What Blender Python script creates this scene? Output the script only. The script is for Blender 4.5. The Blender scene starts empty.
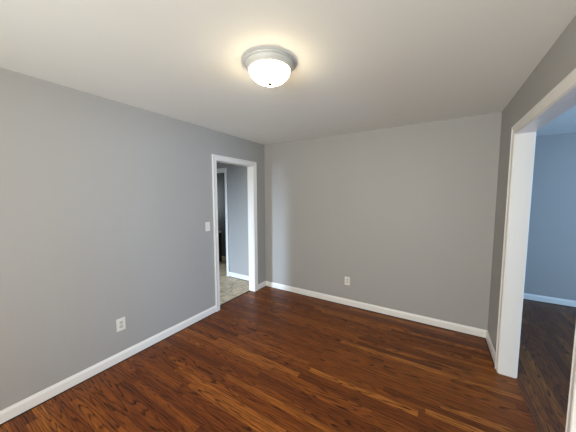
import bpy, bmesh, math, random
from mathutils import Vector, Matrix

sc = bpy.context.scene
COL = sc.collection

# ------------------------------------------------------------------ camera
F_PX, YAW, PITCH, ROLL = 242.68, math.radians(-31.618), math.radians(-4.6257), math.radians(-0.1095)
CAM = Vector((2.5275, -3.3475, 1.5755))
fw = Vector((math.sin(YAW)*math.cos(PITCH), math.cos(YAW)*math.cos(PITCH), math.sin(PITCH)))
rt = Vector((math.cos(YAW), -math.sin(YAW), 0))
up = rt.cross(fw)
r2 = rt*math.cos(ROLL) + up*math.sin(ROLL)
u2 = -rt*math.sin(ROLL) + up*math.cos(ROLL)
cam_d = bpy.data.cameras.new('camera')
cam_d.sensor_width = 36.0
cam_d.lens = F_PX*36.0/576.0
cam_d.clip_start = 0.02
cam = bpy.data.objects.new('camera', cam_d)
COL.objects.link(cam)
cam.matrix_world = Matrix(((r2.x, u2.x, -fw.x, CAM.x), (r2.y, u2.y, -fw.y, CAM.y), (r2.z, u2.z, -fw.z, CAM.z), (0, 0, 0, 1)))
sc.camera = cam

# ------------------------------------------------------------------ world, daylight, exposure
world = bpy.data.worlds.new('sky')
sc.world = world
world.use_nodes = True
wnt = world.node_tree
wnt.nodes.clear()
wo = wnt.nodes.new('ShaderNodeOutputWorld')
wb = wnt.nodes.new('ShaderNodeBackground')
wb.inputs[0].default_value = (0.62, 0.78, 1.0, 1)
wb.inputs[1].default_value = 1.2
wnt.links.new(wb.outputs[0], wo.inputs[0])

vs = sc.view_settings
vs.view_transform = 'Standard'
vs.look = 'None'
vs.gamma = 1.0
vs.use_curve_mapping = False
vs.exposure = 0.96

def daylight(name, loc, aim, w, h, power, color):
    """Area light filling a window opening: the daylight that comes through it; the passage one is added fill."""
    d = bpy.data.lights.new(name, 'AREA')
    d.shape = 'RECTANGLE'
    d.size, d.size_y = w, h
    d.energy = power
    d.color = color
    o = bpy.data.objects.new(name, d)
    COL.objects.link(o)
    o.location = loc
    o.rotation_euler = Vector(aim).to_track_quat('-Z', 'Y').to_euler()
    return o

H = 2.44            # ceiling height
W = 3.055           # width of the room
YF = -5.10          # front wall (behind the camera)
daylight('daylight_front', (2.0, YF-0.02, 1.42), (0, 1, 0.22), 1.75, 1.30, 60, (1.0, 0.965, 0.90))
daylight('daylight_dining', (6.62, -0.9, 1.45), (-1, 0, 0), 1.60, 1.30, 62, (0.37, 0.63, 1.0))
k = daylight('daylight_kitchen', (-1.92, -4.48, 1.20), (0.28, 1, -0.38), 0.62, 0.75, 25, (0.62, 0.78, 1.0))
k.data.spread = math.radians(66)
daylight('passage_fill', (-3.38, 0.66, 1.45), (1, 0, 0), 0.5, 0.9, 4.5, (0.85, 0.95, 1.0))  # added fill light to brighten the dim room's back wall

# ------------------------------------------------------------------ material helpers
def new_mat(name):
    m = bpy.data.materials.new(name)
    m.use_nodes = True
    nt = m.node_tree
    return m, nt, nt.nodes['Principled BSDF']

def lin(r, g, b):
    f = lambda c: ((c/255+0.055)/1.055)**2.4 if c/255 > 0.04045 else c/255/12.92
    return (f(r), f(g), f(b), 1)

class NT:
    def __init__(s, nt): s.nt = nt
    def n(s, t, **k):
        x = s.nt.nodes.new(t)
        for a, v in k.items(): setattr(x, a, v)
        return x
    def put(s, sock, v):
        if isinstance(v, bpy.types.NodeSocket): s.nt.links.new(v, sock)
        elif v is not None: sock.default_value = v
    def m(s, op, a, b=None, c=None, clamp=False):
        x = s.n('ShaderNodeMath', operation=op, use_clamp=clamp)
        s.put(x.inputs[0], a); s.put(x.inputs[1], b); s.put(x.inputs[2], c)
        return x.outputs[0]
    def xyz(s, a, b, c):
        x = s.n('ShaderNodeCombineXYZ')
        s.put(x.inputs[0], a); s.put(x.inputs[1], b); s.put(x.inputs[2], c)
        return x.outputs[0]
    def noise(s, vec, scale, detail=2.0, rough=0.5, dist=0.0):
        x = s.n('ShaderNodeTexNoise')
        s.put(x.inputs['Vector'], vec); x.inputs['Scale'].default_value = scale
        x.inputs['Detail'].default_value = detail; x.inputs['Roughness'].default_value = rough
        x.inputs['Distortion'].default_value = dist
        return x.outputs['Fac']
    def white(s, vec):
        x = s.n('ShaderNodeTexWhiteNoise', noise_dimensions='3D')
        s.put(x.inputs['Vector'], vec)
        return x.outputs['Value']
    def mix(s, f, a, b, blend='MIX'):
        x = s.n('ShaderNodeMix', data_type='RGBA', blend_type=blend)
        s.put(x.inputs[0], f); s.put(x.inputs[6], a); s.put(x.inputs[7], b)
        return x.outputs[2]
    def ramp(s, f, stops, interp='LINEAR'):
        x = s.n('ShaderNodeValToRGB')
        s.put(x.inputs[0], f)
        cr = x.color_ramp; cr.interpolation = interp
        while len(cr.elements) > 1: cr.elements.remove(cr.elements[0])
        cr.elements[0].position, cr.elements[0].color = stops[0]
        for p, c in stops[1:]:
            e = cr.elements.new(p); e.color = c
        return x.outputs[0]
    def smooth(s, v, lo, hi, a=0.0, b=1.0):
        x = s.n('ShaderNodeMapRange', interpolation_type='SMOOTHSTEP')
        s.put(x.inputs[0], v)
        for i, k in enumerate((lo, hi, a, b)): x.inputs[i+1].default_value = k
        return x.outputs[0]

def paint(name, rgb, rough, bump=0.02, scale=220.0, var=0.02):
    m, nt, b = new_mat(name)
    g = NT(nt)
    geo = g.n('ShaderNodeNewGeometry').outputs['Position']
    n1 = g.noise(geo, scale, 3.0, 0.6)
    n2 = g.noise(geo, 1.3, 2.0, 0.5)
    c = lin(*rgb)
    d = tuple(x*(1-var*2) for x in c[:3]) + (1,)
    g.put(b.inputs['Base Color'], g.mix(n2, d, c))
    b.inputs['Roughness'].default_value = rough
    bp = g.n('ShaderNodeBump')
    bp.inputs['Strength'].default_value = bump
    bp.inputs['Distance'].default_value = 0.002
    g.put(bp.inputs['Height'], n1)
    g.put(b.inputs['Normal'], bp.outputs[0])
    return m

def plain(name, rgb, rough, metal=0.0):
    m, nt, b = new_mat(name)
    g = NT(nt)
    geo = g.n('ShaderNodeTexCoord').outputs['Object']
    n = g.noise(geo, 60.0, 2.0, 0.5)
    c = lin(*rgb)
    g.put(b.inputs['Base Color'], g.mix(n, tuple(x*0.97 for x in c[:3]) + (1,), c))
    b.inputs['Roughness'].default_value = rough
    b.inputs['Metallic'].default_value = metal
    return m

def oak_floor(name, along='X', shade_mul=1.0, spec=0.22):
    m, nt, b = new_mat(name)
    g = NT(nt)
    geo = g.n('ShaderNodeNewGeometry').outputs['Position']
    sp = g.n('ShaderNodeSeparateXYZ'); g.put(sp.inputs[0], geo)
    X, Y = (sp.outputs[0], sp.outputs[1]) if along == 'X' else (sp.outputs[1], sp.outputs[0])
    PW = 0.0572
    yr = g.m('DIVIDE', Y, PW)
    row = g.m('FLOOR', yr)
    yl = g.m('SUBTRACT', yr, row)                       # 0..1 across the strip
    rrand = g.white(g.xyz(row, 3.7, 1.0))
    BL = 0.95
    xr = g.m('ADD', g.m('DIVIDE', X, BL), g.m('MULTIPLY', rrand, 17.0))
    xr = g.m('ADD', xr, g.m('MULTIPLY', g.noise(g.xyz(g.m('MULTIPLY', xr, 0.6), g.m('MULTIPLY', row, 7.31), 0.0), 1.0, 0.0), 0.7))
    brd = g.m('FLOOR', xr)
    xl = g.m('SUBTRACT', xr, brd)
    r1 = g.white(g.xyz(row, brd, 0.5))
    r2_ = g.white(g.xyz(row, brd, 9.5))
    r3 = g.white(g.xyz(row, brd, 21.5))
    # growth rings: cathedral arches on flat-sawn strips, straight lines on the others
    yc = g.m('SUBTRACT', yl, g.m('ADD', 0.25, g.m('MULTIPLY', r2_, 0.5)))
    seed = g.m('MULTIPLY', r1, 91.0)
    wob = g.noise(g.xyz(g.m('MULTIPLY', X, 1.25), g.m('ADD', g.m('MULTIPLY', Y, 13.0), seed), seed), 1.0, 2.0, 0.45)
    sgn = g.m('SUBTRACT', g.m('MULTIPLY', g.m('GREATER_THAN', r3, 0.5), 2.0), 1.0)
    arch = g.m('ADD', g.m('MULTIPLY', g.m('MULTIPLY', yc, yc), 4.5), g.m('MULTIPLY', g.m('MULTIPLY', X, 4.2), sgn))
    flat = g.m('ADD', arch, g.m('MULTIPLY', wob, 7.0))
    quart = g.m('ADD', g.m('MULTIPLY', yl, 3.0), g.m('MULTIPLY', wob, 4.5))
    isf = g.m('GREATER_THAN', r2_, 0.42)
    ring = g.m('ADD', g.m('MULTIPLY', flat, isf), g.m('MULTIPLY', quart, g.m('SUBTRACT', 1.0, isf)))
    fr = g.m('FRACT', ring)
    line = g.m('MULTIPLY', g.smooth(fr, 0.46, 0.86), g.smooth(fr, 0.91, 1.0, 1.0, 0.0))
    pores = g.noise(g.xyz(g.m('MULTIPLY', X, 9.0), g.m('MULTIPLY', Y, 190.0), seed), 1.0, 2.0, 0.6)
    porem = g.smooth(pores, 0.40, 0.66)
    dark = g.m('MULTIPLY', line, g.m('ADD', 0.50, g.m('MULTIPLY', porem, 0.75)), clamp=True)
    brk = g.noise(g.xyz(g.m('MULTIPLY', X, 2.6), g.m('MULTIPLY', Y, 40.0), seed), 1.0, 2.0, 0.5)
    dark = g.m('MULTIPLY', dark, g.smooth(brk, 0.22, 0.50, 0.25, 1.0))
    dark = g.m('MAXIMUM', dark, g.m('MULTIPLY', porem, 0.42))
    tone = g.ramp(r1, [(0.0, lin(108, 55, 21)), (0.2, lin(130, 69, 25)), (0.55, lin(143, 78, 28)), (0.85, lin(154, 86, 31)), (1.0, lin(186, 113, 46))])
    streak = g.noise(g.xyz(g.m('MULTIPLY', X, 3.0), g.m('MULTIPLY', Y, 90.0), seed), 1.0, 3.0, 0.6)
    tone = g.mix(g.smooth(streak, 0.3, 0.75, 0.0, 0.6), tone, lin(92, 42, 15))
    colr = g.mix(g.m('MULTIPLY', dark, 0.93), tone, lin(16, 5, 2))
    # seams between strips and at board ends
    ed = g.m('MINIMUM', yl, g.m('SUBTRACT', 1.0, yl))
    seam_y = g.smooth(ed, 0.006, 0.026, 1.0, 0.0)
    ee = g.m('MINIMUM', xl, g.m('SUBTRACT', 1.0, xl))
    seam_x = g.smooth(ee, 0.0006, 0.0016, 1.0, 0.0)
    seam = g.m('MAXIMUM', seam_y, seam_x)
    colr = g.mix(g.m('MULTIPLY', seam, 0.55), colr, lin(26, 11, 6))
    if shade_mul < 1: colr = g.mix(1.0, colr, (shade_mul*0.92, shade_mul, shade_mul, 1), 'MULTIPLY')  # weaker, bluer room light multiplied into the wood colour
    g.put(b.inputs['Base Color'], colr)
    rn = g.noise(geo, 3.0, 2.0, 0.5)
    g.put(b.inputs['Roughness'], g.m('ADD', 0.33, g.m('ADD', g.m('MULTIPLY', rn, 0.10), g.m('MULTIPLY', dark, 0.12))))
    b.inputs['Specular IOR Level'].default_value = spec
    bp = g.n('ShaderNodeBump')
    bp.inputs['Strength'].default_value = 0.35
    bp.inputs['Distance'].default_value = 0.0012
    g.put(bp.inputs['Height'], g.m('SUBTRACT', 1.0, g.m('ADD', g.m('MULTIPLY', dark, 0.4), seam)))
    g.put(b.inputs['Normal'], bp.outputs[0])
    return m

def tile_floor(name):
    m, nt, b = new_mat(name)
    g = NT(nt)
    geo = g.n('ShaderNodeNewGeometry').outputs['Position']
    mp = g.n('ShaderNodeMapping'); g.put(mp.inputs[0], geo)
    mp.inputs['Rotation'].default_value = (0, 0, 0)
    br = g.n('ShaderNodeTexBrick', offset=0.5)
    g.put(br.inputs['Vector'], mp.outputs[0])
    br.inputs['Scale'].default_value = 1.0
    br.inputs['Brick Width'].default_value = 0.305
    br.inputs['Row Height'].default_value = 0.305
    br.inputs['Mortar Size'].default_value = 0.006
    br.inputs['Mortar Smooth'].default_value = 0.3
    br.inputs['Color1'].default_value = (0.1, 0.1, 0.1, 1); br.inputs['Color2'].default_value = (0.9, 0.9, 0.9, 1)
    n1 = g.noise(geo, 9.0, 5.0, 0.62, 0.6)
    n2 = g.noise(geo, 28.0, 4.0, 0.6)
    c = g.ramp(n1, [(0.28, lin(150, 130, 106)), (0.45, lin(206, 182, 150)), (0.6, lin(226, 204, 172)), (0.75, lin(178, 156, 128))])
    c = g.mix(g.smooth(n2, 0.4, 0.7, 0.0, 0.4), c, lin(128, 118, 102))
    c = g.mix(0.16, c, br.outputs['Color'], 'OVERLAY')
    c = g.mix(g.m('MULTIPLY', br.outputs['Fac'], 0.6), c, lin(112, 104, 92))
    g.put(b.inputs['Base Color'], c)
    b.inputs['Roughness'].default_value = 0.42
    return m

def glass_pane_mat():
    m, nt, b = new_mat('window_glass')
    nt.nodes.remove(b)
    g = NT(nt)
    out = [n for n in nt.nodes if n.type == 'OUTPUT_MATERIAL'][0]
    tr = g.n('ShaderNodeBsdfTransparent'); tr.inputs[0].default_value = (0.95, 0.97, 0.96, 1)
    gl = g.n('ShaderNodeBsdfGlossy'); gl.inputs['Roughness'].default_value = 0.02
    fr = g.n('ShaderNodeFresnel'); fr.inputs[0].default_value = 1.45
    mx = g.n('ShaderNodeMixShader')
    g.put(mx.inputs[0], fr.outputs[0]); g.put(mx.inputs[1], tr.outputs[0]); g.put(mx.inputs[2], gl.outputs[0])
    g.put(out.inputs[0], mx.outputs[0])
    return m

M_WALL = paint('wall_paint_grey', (169, 168, 165), 0.55, 0.03)
M_CEIL = paint('ceiling_paint_white', (240, 243, 239), 0.8, 0.05, 140.0)
M_TRIM = paint('trim_paint_white', (235, 234, 230), 0.32, 0.01, 80.0, 0.005)
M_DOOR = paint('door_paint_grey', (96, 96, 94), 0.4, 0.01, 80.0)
M_OAK = oak_floor('stained_oak_strips', 'X')
M_OAKD = oak_floor('stained_oak_strips_crosswise_shaded', 'Y', 0.68, 0.42)  # same oak, with the dining room's dim blue light worked into its colour
M_TILE = tile_floor('stone_look_vinyl_tile')
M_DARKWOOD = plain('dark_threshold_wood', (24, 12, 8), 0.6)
M_PLATE = plain('white_plastic', (232, 230, 222), 0.35)
M_RECEPT = plain('receptacle_plastic', (206, 205, 198), 0.38)
M_SLOT = plain('slot_dark', (40, 38, 36), 0.6)
M_SCREW = plain('screw_metal', (190, 188, 182), 0.35, 0.9)
M_NICKEL = plain('brushed_nickel', (196, 197, 192), 0.6, 0.15)
M_FINIAL = plain('finial_metal', (96, 90, 82), 0.5, 0.2)
M_CAB = plain('dark_cabinet', (38, 33, 30), 0.4)
M_TOP = plain('pale_worktop', (190, 182, 172), 0.4)
M_GLASS = glass_pane_mat()

def dome_mat():
    m, nt, b = new_mat('frosted_lit_glass')
    g = NT(nt)
    b.inputs['Base Color'].default_value = lin(245, 240, 230)
    b.inputs['Roughness'].default_value = 0.3
    geo = g.n('ShaderNodeTexCoord').outputs['Object']
    n = g.noise(geo, 14.0, 3.0, 0.6)
    b.inputs['Emission Color'].default_value = (1.0, 0.79, 0.50, 1)
    g.put(b.inputs['Emission Strength'], g.m('ADD', 15.0, g.m('MULTIPLY', n, 4.0)))
    return m
M_DOME = dome_mat()

# ------------------------------------------------------------------ mesh helpers
def box(bm, x0, x1, y0, y1, z0, z1, bev=0.0):
    r = bmesh.ops.create_cube(bm, size=1.0)
    vv = r['verts']
    for v in vv:
        v.co = Vector((x0 + (v.co.x+0.5)*(x1-x0), y0 + (v.co.y+0.5)*(y1-y0), z0 + (v.co.z+0.5)*(z1-z0)))
    if bev > 0:
        es = list({e for v in vv for e in v.link_edges})
        bmesh.ops.bevel(bm, geom=es, offset=bev, segments=2, affect='EDGES', profile=0.6)

def make(name, bm, mat, parent=None, smooth=None, loc=None):
    bmesh.ops.recalc_face_normals(bm, faces=bm.faces)
    me = bpy.data.meshes.new(name)
    bm.to_mesh(me); bm.free()
    me.materials.append(mat)
    if smooth is not None:
        for p in me.polygons: p.use_smooth = True
        try: me.set_sharp_from_angle(angle=math.radians(smooth))
        except Exception: pass
    o = bpy.data.objects.new(name, me)
    COL.objects.link(o)
    if parent: o.parent = parent
    if loc: o.location = loc
    return o

def struct(name, boxes, mat, parent=None, bev=0.0):
    bm = bmesh.new()
    for b in boxes: box(bm, *b, bev)
    o = make(name, bm, mat, parent)
    if not parent: o['kind'] = 'structure'
    return o

def sweep(bm, path, prof, inward, out):
    """Sweep a closed profile [(a, b)] along a polyline with mitred corners: a runs along the in-plane
    perpendicular at each segment, b along the fixed vector `out`."""
    n = len(path)
    P = [Vector(p) for p in path]
    out = Vector(out)
    dirs = [(P[i+1]-P[i]).normalized() for i in range(n-1)]
    per = [d.cross(out)*inward for d in dirs]
    rings = []
    for i in range(n):
        if i == 0: k = per[0]
        elif i == n-1: k = per[-1]
        else:
            s = per[i-1]+per[i]
            k = s/(1+per[i-1].dot(per[i]))
        rings.append([bm.verts.new(P[i]+k*a+out*b) for a, b in prof])
    m = len(prof)
    for i in range(n-1):
        for j in range(m):
            bm.faces.new((rings[i][j], rings[i][(j+1) % m], rings[i+1][(j+1) % m], rings[i+1][j]))
    bm.faces.new(rings[0]); bm.faces.new(rings[-1])

def lathe(bm, prof, seg=64, axis_up=True):
    rings = []
    for r, z in prof:
        if r < 1e-6: rings.append([bm.verts.new((0, 0, z))])
        else: rings.append([bm.verts.new((r*math.cos(2*math.pi*i/seg), r*math.sin(2*math.pi*i/seg), z)) for i in range(seg)])
    for a, b in zip(rings[:-1], rings[1:]):
        for i in range(seg):
            j = (i+1) % seg
            if len(a) == 1 and len(b) == 1: continue
            if len(a) == 1: bm.faces.new((a[0], b[i], b[j]))
            elif len(b) == 1: bm.faces.new((a[i], b[0], a[j]))
            else: bm.faces.new((a[i], b[i], b[j], a[j]))

# casing: flat board with a raised back band at the outer edge and a bead at the inner edge
# a = distance from the inner (opening) edge, b = distance from the wall
CASING = [(0, 0), (0, .010), (.004, .013), (.009, .013), (.012, .011), (.048, .014), (.053, .019), (.060, .021), (.067, .019), (.069, .015), (.069, 0)]
# baseboard profile: b = out from wall, a = height
BASE_H = 0.094

def baseboard(name, path, out):
    """path of one straight run along the floor; out = unit normal of the wall"""
    bm = bmesh.new()
    prof = [(0.007, 0), (0.007, .0135), (.070, .0135), (.078, .0115), (.086, .0075), (BASE_H, .006), (BASE_H, 0)]
    A, B = Vector(path[0]), Vector(path[1])
    o = Vector(out)
    r1 = [bm.verts.new(A+o*b+Vector((0, 0, a))) for a, b in prof]
    r2 = [bm.verts.new(B+o*b+Vector((0, 0, a))) for a, b in prof]
    m = len(prof)
    for j in range(m): bm.faces.new((r1[j], r1[(j+1) % m], r2[(j+1) % m], r2[j]))
    bm.faces.new(r1); bm.faces.new(r2)
    ob = make(name, bm, M_TRIM)
    ob['kind'] = 'structure'
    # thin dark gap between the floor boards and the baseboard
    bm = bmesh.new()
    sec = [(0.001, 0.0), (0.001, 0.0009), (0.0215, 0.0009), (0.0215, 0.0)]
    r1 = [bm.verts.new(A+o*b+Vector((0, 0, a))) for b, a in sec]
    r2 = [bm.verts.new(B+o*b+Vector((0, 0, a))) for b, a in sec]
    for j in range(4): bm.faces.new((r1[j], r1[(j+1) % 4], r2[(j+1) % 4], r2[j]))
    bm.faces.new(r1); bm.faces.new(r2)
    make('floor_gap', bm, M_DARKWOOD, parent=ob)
    return ob

# ------------------------------------------------------------------ layout numbers
LT = 0.110                         # left wall thickness, doorway y from DA to DB
DA, DB, DH = -1.060, -0.308, 2.052
RT = 0.108                         # right wall thickness, cased opening y from OA to OB
OA, OB, OH = -1.872, -0.630, 2.082
KX, KY = -3.40, 0.03               # kitchen: far left wall, back wall plane
KF = -4.45
DX, DYB = 6.60, 1.62               # dining room: far right wall, back wall plane

# ------------------------------------------------------------------ floors, ceilings
struct('floor', [(-0.076, W+0.105, YF, 0.0, -0.06, 0.0)], M_OAK)
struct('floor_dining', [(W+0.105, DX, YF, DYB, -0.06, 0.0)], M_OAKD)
struct('floor_kitchen', [(KX, -0.110, KF, KY+0.12, -0.06, 0.004), (KX, -0.125, KY+0.12, 2.3, -0.06, 0.004)], M_TILE)
struct('trim_threshold', [(-0.110, -0.076, DA, DB, -0.06, 0.001)], M_DARKWOOD)
struct('ceiling', [(-LT, W+RT, YF-0.1, 0.12, H, H+0.1)], M_CEIL)
struct('ceiling_dining', [(W+RT, DX+0.1, YF-0.1, DYB+0.1, H, H+0.1)], M_CEIL)
struct('ceiling_kitchen', [(KX-0.1, -LT, KF-0.1, 2.4, H, H+0.1)], M_CEIL)

# ------------------------------------------------------------------ walls of the room
struct('wall_left', [(-LT, 0, YF, DA-0.018, 0, H), (-LT, 0, DB+0.018, 0.0, 0, H), (-LT, 0, DA-0.018, DB+0.018, DH+0.018, H)], M_WALL)
struct('wall_back', [(-LT, W+RT, 0.0, 0.12, 0, H)], M_WALL)
struct('wall_right', [(W, W+RT, YF, OA-0.018, 0, H), (W, W+RT, OB+0.018, 0.0, 0, H), (W, W+RT, OA-0.018, OB+0.018, OH+0.018, H)], M_WALL)
FWX0, FWX1, FWZ0, FWZ1 = 1.10, 2.90, 0.77, 2.07
def wall_with_window(name, axis, c0, c1, a0, a1, w0, w1, z0, z1):
    bx = [(a0, w0, 0, H), (w1, a1, 0, H), (w0, w1, 0, z0), (w0, w1, z1, H)]
    if axis == 'x': return struct(name, [(p, q, c0, c1, r, s) for p, q, r, s in bx], M_WALL)
    return struct(name, [(c0, c1, p, q, r, s) for p, q, r, s in bx], M_WALL)
wall_with_window('wall_front', 'x', YF-0.12, YF, -LT, W+RT, FWX0, FWX1, FWZ0, FWZ1)

# dining room
struct('wall_dining_back', [(W, DX, DYB, DYB+0.12, 0, H)], M_WALL)
struct('wall_dining_left', [(W+RT-0.12, W+RT, 0.12, DYB, 0, H)], M_WALL)
wall_with_window('wall_dining_right', 'y', DX, DX+0.12, YF-0.12, DYB+0.12, -1.70, -0.10, 0.80, 2.10)
struct('wall_dining_front', [(W+RT, DX, YF-0.12, YF, 0, H)], M_WALL)
# kitchen and the dim room past it
HD0, HD1, HDH = -1.74, -0.983, 2.046       # doorway in the kitchen's back wall
struct('wall_kitchen_back', [(HD1+0.018, -LT, KY, KY+0.12, 0, H), (KX, HD0-0.018, KY, KY+0.12, 0, H), (HD0-0.018, HD1+0.018, KY, KY+0.12, HDH+0.018, H)], M_WALL)
wall_with_window('wall_kitchen_left', 'y', KX-0.12, KX, KF, 2.3, 0.41, 0.91, 1.0, 1.9)
wall_with_window('wall_kitchen_front', 'x', KF-0.12, KF, KX, -LT, -2.23, -1.61, 0.82, 1.58)
struct('wall_passage_right', [(-LT-0.12, -LT, KY+0.12, 2.3, 0, H)], M_WALL)
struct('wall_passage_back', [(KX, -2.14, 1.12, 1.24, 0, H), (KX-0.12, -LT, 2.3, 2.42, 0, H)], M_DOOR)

# ------------------------------------------------------------------ windows (out of frame, where the daylight comes in; the passage one is added)
def window(name, axis, c, w0, w1, z0, z1, bars):
    """frame and one pane; axis 'x' = window in a wall that runs along x at depth c"""
    def bx(p0, p1, d0, d1, q0, q1):
        return (p0, p1, c+d0, c+d1, q0, q1) if axis == 'x' else (c+d0, c+d1, p0, p1, q0, q1)
    t = 0.05
    fb = [bx(w0, w0+t, -.03, .03, z0, z1), bx(w1-t, w1, -.03, .03, z0, z1), bx(w0+t, w1-t, -.03, .03, z0, z0+t), bx(w0+t, w1-t, -.03, .03, z1-t, z1)]
    for k in range(1, bars):
        x = w0+(w1-w0)*k/bars
        fb.append(bx(x-.02, x+.02, -.02, .02, z0+t, z1-t))
    o = struct(name, fb, M_TRIM)
    struct('pane', [bx(w0+t, w1-t, -.003, .003, z0+t, z1-t)], M_GLASS, parent=o)
    return o
window('window_1', 'x', YF-0.06, FWX0, FWX1, FWZ0, FWZ1, 3)
window('window_2', 'y', DX+0.06, -1.70, -0.10, 0.80, 2.10, 2)
window('window_3', 'x', KF-0.08, -2.23, -1.61, 0.82, 1.58, 1)
window('added_window', 'y', KX-0.06, 0.41, 0.91, 1.0, 1.9, 1)  # added window, put in only to carry the passage fill light

# ------------------------------------------------------------------ door and opening trim
def cased_opening(name, x_face, nx, x_back, y0, y1, h):
    """jamb boards lining the hole plus mitred casing on both faces; nx = normal of the room face"""
    bm = bmesh.new()
    xa, xb = min(x_face, x_back), max(x_face, x_back)
    e = 0.004
    box(bm, xa-e, xb+e, y0-0.018, y0, 0, h, 0.0012)
    box(bm, xa-e, xb+e, y1, y1+0.018, 0, h, 0.0012)
    box(bm, xa-e, xb+e, y0-0.018, y1+0.018, h, h+0.018, 0.0012)
    o = make(name, bm, M_TRIM); o['kind'] = 'structure'
    rv = 0.005
    for xf, n in ((x_face, nx), (x_back, -nx)):
        bm = bmesh.new()
        pts = [(xf, y0-rv, 0.003), (xf, y0-rv, h+rv), (xf, y1+rv, h+rv), (xf, y1+rv, 0.003)]
        sweep(bm, pts, CASING, -n, (n, 0, 0))
        make('casing', bm, M_TRIM, parent=o)
    return o
cased_opening('trim_1', 0.0, 1, -LT, DA, DB, DH)
cased_opening('trim_2', W, -1, W+RT, OA, OB, OH)

bm = bmesh.new()
box(bm, HD0-0.018, HD0, KY-0.004, KY+0.124, 0.004, HDH); box(bm, HD1, HD1+0.018, KY-0.004, KY+0.124, 0.004, HDH); box(bm, HD0-0.018, HD1+0.018, KY-0.004, KY+0.124, HDH, HDH+0.018)
o = make('trim_3', bm, M_TRIM); o['kind'] = 'structure'
bm = bmesh.new()
sweep(bm, [(HD0-.005, KY, .006), (HD0-.005, KY, HDH+.005), (HD1+.005, KY, HDH+.005), (HD1+.005, KY, .006)], CASING, -1, (0, -1, 0))
make('casing', bm, M_TRIM, parent=o)

# ------------------------------------------------------------------ baseboards
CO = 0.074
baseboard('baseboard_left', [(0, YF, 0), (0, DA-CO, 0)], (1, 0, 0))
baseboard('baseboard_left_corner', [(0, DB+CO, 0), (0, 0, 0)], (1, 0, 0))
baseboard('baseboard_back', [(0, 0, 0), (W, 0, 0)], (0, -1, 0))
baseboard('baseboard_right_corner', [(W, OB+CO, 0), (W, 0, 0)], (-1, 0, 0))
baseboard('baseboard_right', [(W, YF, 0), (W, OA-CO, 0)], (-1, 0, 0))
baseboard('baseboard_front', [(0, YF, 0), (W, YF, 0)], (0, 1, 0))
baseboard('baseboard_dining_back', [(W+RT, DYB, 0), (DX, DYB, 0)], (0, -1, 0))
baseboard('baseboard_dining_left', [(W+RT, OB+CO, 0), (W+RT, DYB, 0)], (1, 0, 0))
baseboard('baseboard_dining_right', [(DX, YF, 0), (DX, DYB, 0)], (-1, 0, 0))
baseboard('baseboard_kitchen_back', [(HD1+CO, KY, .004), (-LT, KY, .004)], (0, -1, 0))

# ------------------------------------------------------------------ things
def thing(name, label, cat, loc, rot=(0, 0, 0), group=None):
    o = bpy.data.objects.new(name, None)
    COL.objects.link(o)
    o.location = loc; o.rotation_euler = rot
    o.empty_display_size = 0.1
    o['label'] = label; o['category'] = cat
    if group: o['group'] = group
    return o

def place_disc(bm, x, z, r, y0, y1, seg=20):
    """short cylinder whose axis runs along y"""
    mt = Matrix.Translation((x, (y0+y1)/2, z)) @ Matrix.Rotation(math.pi/2, 4, 'X')
    bmesh.ops.create_cone(bm, cap_ends=True, segments=seg, radius1=r, radius2=r, depth=abs(y1-y0), matrix=mt)

def plate_mesh(w, h):
    bm = bmesh.new()
    box(bm, -w/2, w/2, -0.006, 0.0, -h/2, h/2, 0.0022)
    return bm

def outlet(label, loc, rz):
    """built facing -y, centred on its plate"""
    t = thing('wall_outlet', label, 'outlet', loc, (0, 0, rz), 'wall outlets')
    make('cover_plate', plate_mesh(0.076, 0.120), M_PLATE, t)
    for s in (1, -1):
        bm = bmesh.new()
        zc = s*0.0195
        # rounded receptacle face with flat top and bottom
        pts = []
        for k in range(32):
            a = 2*math.pi*k/32
            x, z = 0.0172*math.cos(a), 0.0172*math.sin(a)
            pts.append((x, max(-0.0138, min(0.0138, z))))
        f = [bm.verts.new((x, -0.0055, zc+z)) for x, z in pts]
        b = [bm.verts.new((x*0.97, -0.0085, zc+z*0.97)) for x, z in pts]
        for k in range(32):
            j = (k+1) % 32
            bm.faces.new((f[k], f[j], b[j], b[k]))
        bm.faces.new(b)
        rc = make('receptacle', bm, M_RECEPT, t)
        bm = bmesh.new()
        box(bm, -0.0078, -0.0054, -0.0092, -0.0080, zc-0.002, zc+0.0065)
        box(bm, 0.0054, 0.0078, -0.0092, -0.0080, zc-0.001, zc+0.0055)
        place_disc(bm, 0, zc-0.0078, 0.0026, -0.0092, -0.0080, 12)
        make('slots', bm, M_SLOT, rc)
    bm = bmesh.new()
    place_disc(bm, 0, 0, 0.0034, -0.0078, -0.0055, 14)
    make('screw', bm, M_SCREW, t)
    return t

outlet('white duplex outlet low on the long left wall above the baseboard', (0.0, -2.289, 0.362), math.pi/2)
outlet('small white duplex outlet low on the grey back wall', (1.467, 0.0, 0.362), 0.0)

t = thing('light_switch', 'white single toggle light switch beside the left doorway casing', 'light switch', (0.0, -1.231, 1.188), (0, 0, math.pi/2))
make('cover_plate', plate_mesh(0.072, 0.118), M_PLATE, t)
bm = bmesh.new(); box(bm, -0.006, 0.006, -0.0072, -0.0055, -0.0125, 0.0125, 0.0006)
make('toggle_surround', bm, M_RECEPT, t)
bm = bmesh.new()
tv = [(-0.0045, -0.006, -0.007), (0.0045, -0.006, -0.007), (0.0045, -0.006, 0.007), (-0.0045, -0.006, 0.007), (-0.0038, -0.017, 0.004), (0.0038, -0.017, 0.004), (0.0038, -0.016, 0.011), (-0.0038, -0.016, 0.011)]
tv = [bm.verts.new(v) for v in tv]
for q in ((0, 1, 2, 3), (4, 5, 6, 7), (0, 1, 5, 4), (1, 2, 6, 5), (2, 3, 7, 6), (3, 0, 4, 7)): bm.faces.new([tv[i] for i in q])
make('toggle', bm, M_PLATE, t)
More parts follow.
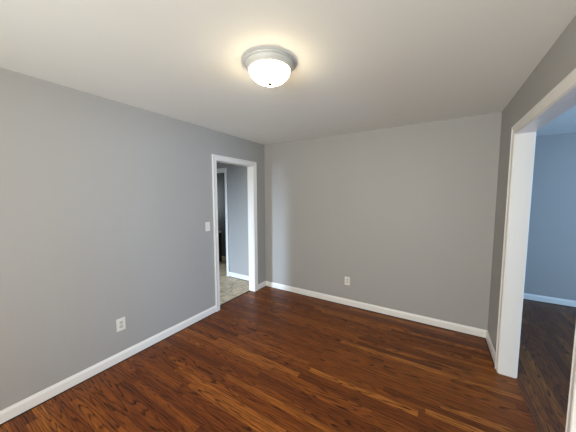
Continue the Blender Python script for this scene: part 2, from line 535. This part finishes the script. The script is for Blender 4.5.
for s in (1, -1):
    bm = bmesh.new(); place_disc(bm, 0, s*0.030, 0.0033, -0.0078, -0.0055, 14)
    make('screw', bm, M_SCREW, t)

# ceiling light: stepped metal pan, frosted dome, finial
t = thing('ceiling_light', 'lit round flush-mount ceiling light with white glass dome and metal ring', 'ceiling light', (1.563, -2.004, H))
bm = bmesh.new()
lathe(bm, [(0.0, -0.001), (0.152, -0.001), (0.160, -0.005), (0.163, -0.011), (0.161, -0.016), (0.154, -0.019), (0.1535, -0.022), (0.156, -0.026), (0.154, -0.033), (0.149, -0.040), (0.145, -0.044), (0.140, -0.050), (0.135, -0.053), (0.131, -0.051), (0.130, -0.046), (0.0, -0.046)], 72)
make('metal_ring', bm, M_NICKEL, t, smooth=35)
bm = bmesh.new()
dome = []
for k in range(17):
    a = math.pi/2*k/16
    dome.append((0.131*math.cos(a)**0.97 if k < 16 else 0.0, -0.049 - 0.083*math.sin(a)))
lathe(bm, dome, 72)
make('glass_dome', bm, M_DOME, t, smooth=60)
bm = bmesh.new()
lathe(bm, [(0.0, -0.129), (0.0165, -0.129), (0.0175, -0.133), (0.015, -0.136), (0.010, -0.138), (0.007, -0.141), (0.0, -0.142)], 24)
make('finial', bm, M_FINIAL, t, smooth=50)

# dim room past the kitchen doorway: low dark cabinet with a pale top
t = thing('low_cabinet', 'dark low cabinet with pale top in the dim room past the doorway', 'cabinet', (-2.215, 0.70, 0.004))
bm = bmesh.new(); box(bm, -0.33, 0.30, -0.08, 0.08, 0.0, 0.70, 0.004)
make('body', bm, M_CAB, t)
bm = bmesh.new(); box(bm, -0.34, 0.31, -0.10, 0.085, 0.70, 0.73, 0.004)
make('worktop', bm, M_TOP, t)
for k in range(2):
    bm = bmesh.new(); box(bm, -0.32+k*0.31, -0.02+k*0.31, -0.096, -0.080, 0.08, 0.68, 0.003)
    d = make('door', bm, M_CAB, t)
    bm = bmesh.new(); place_disc(bm, -0.05+k*0.09, 0.60, 0.011, -0.116, -0.096, 14)
    make('knob', bm, M_SCREW, d)
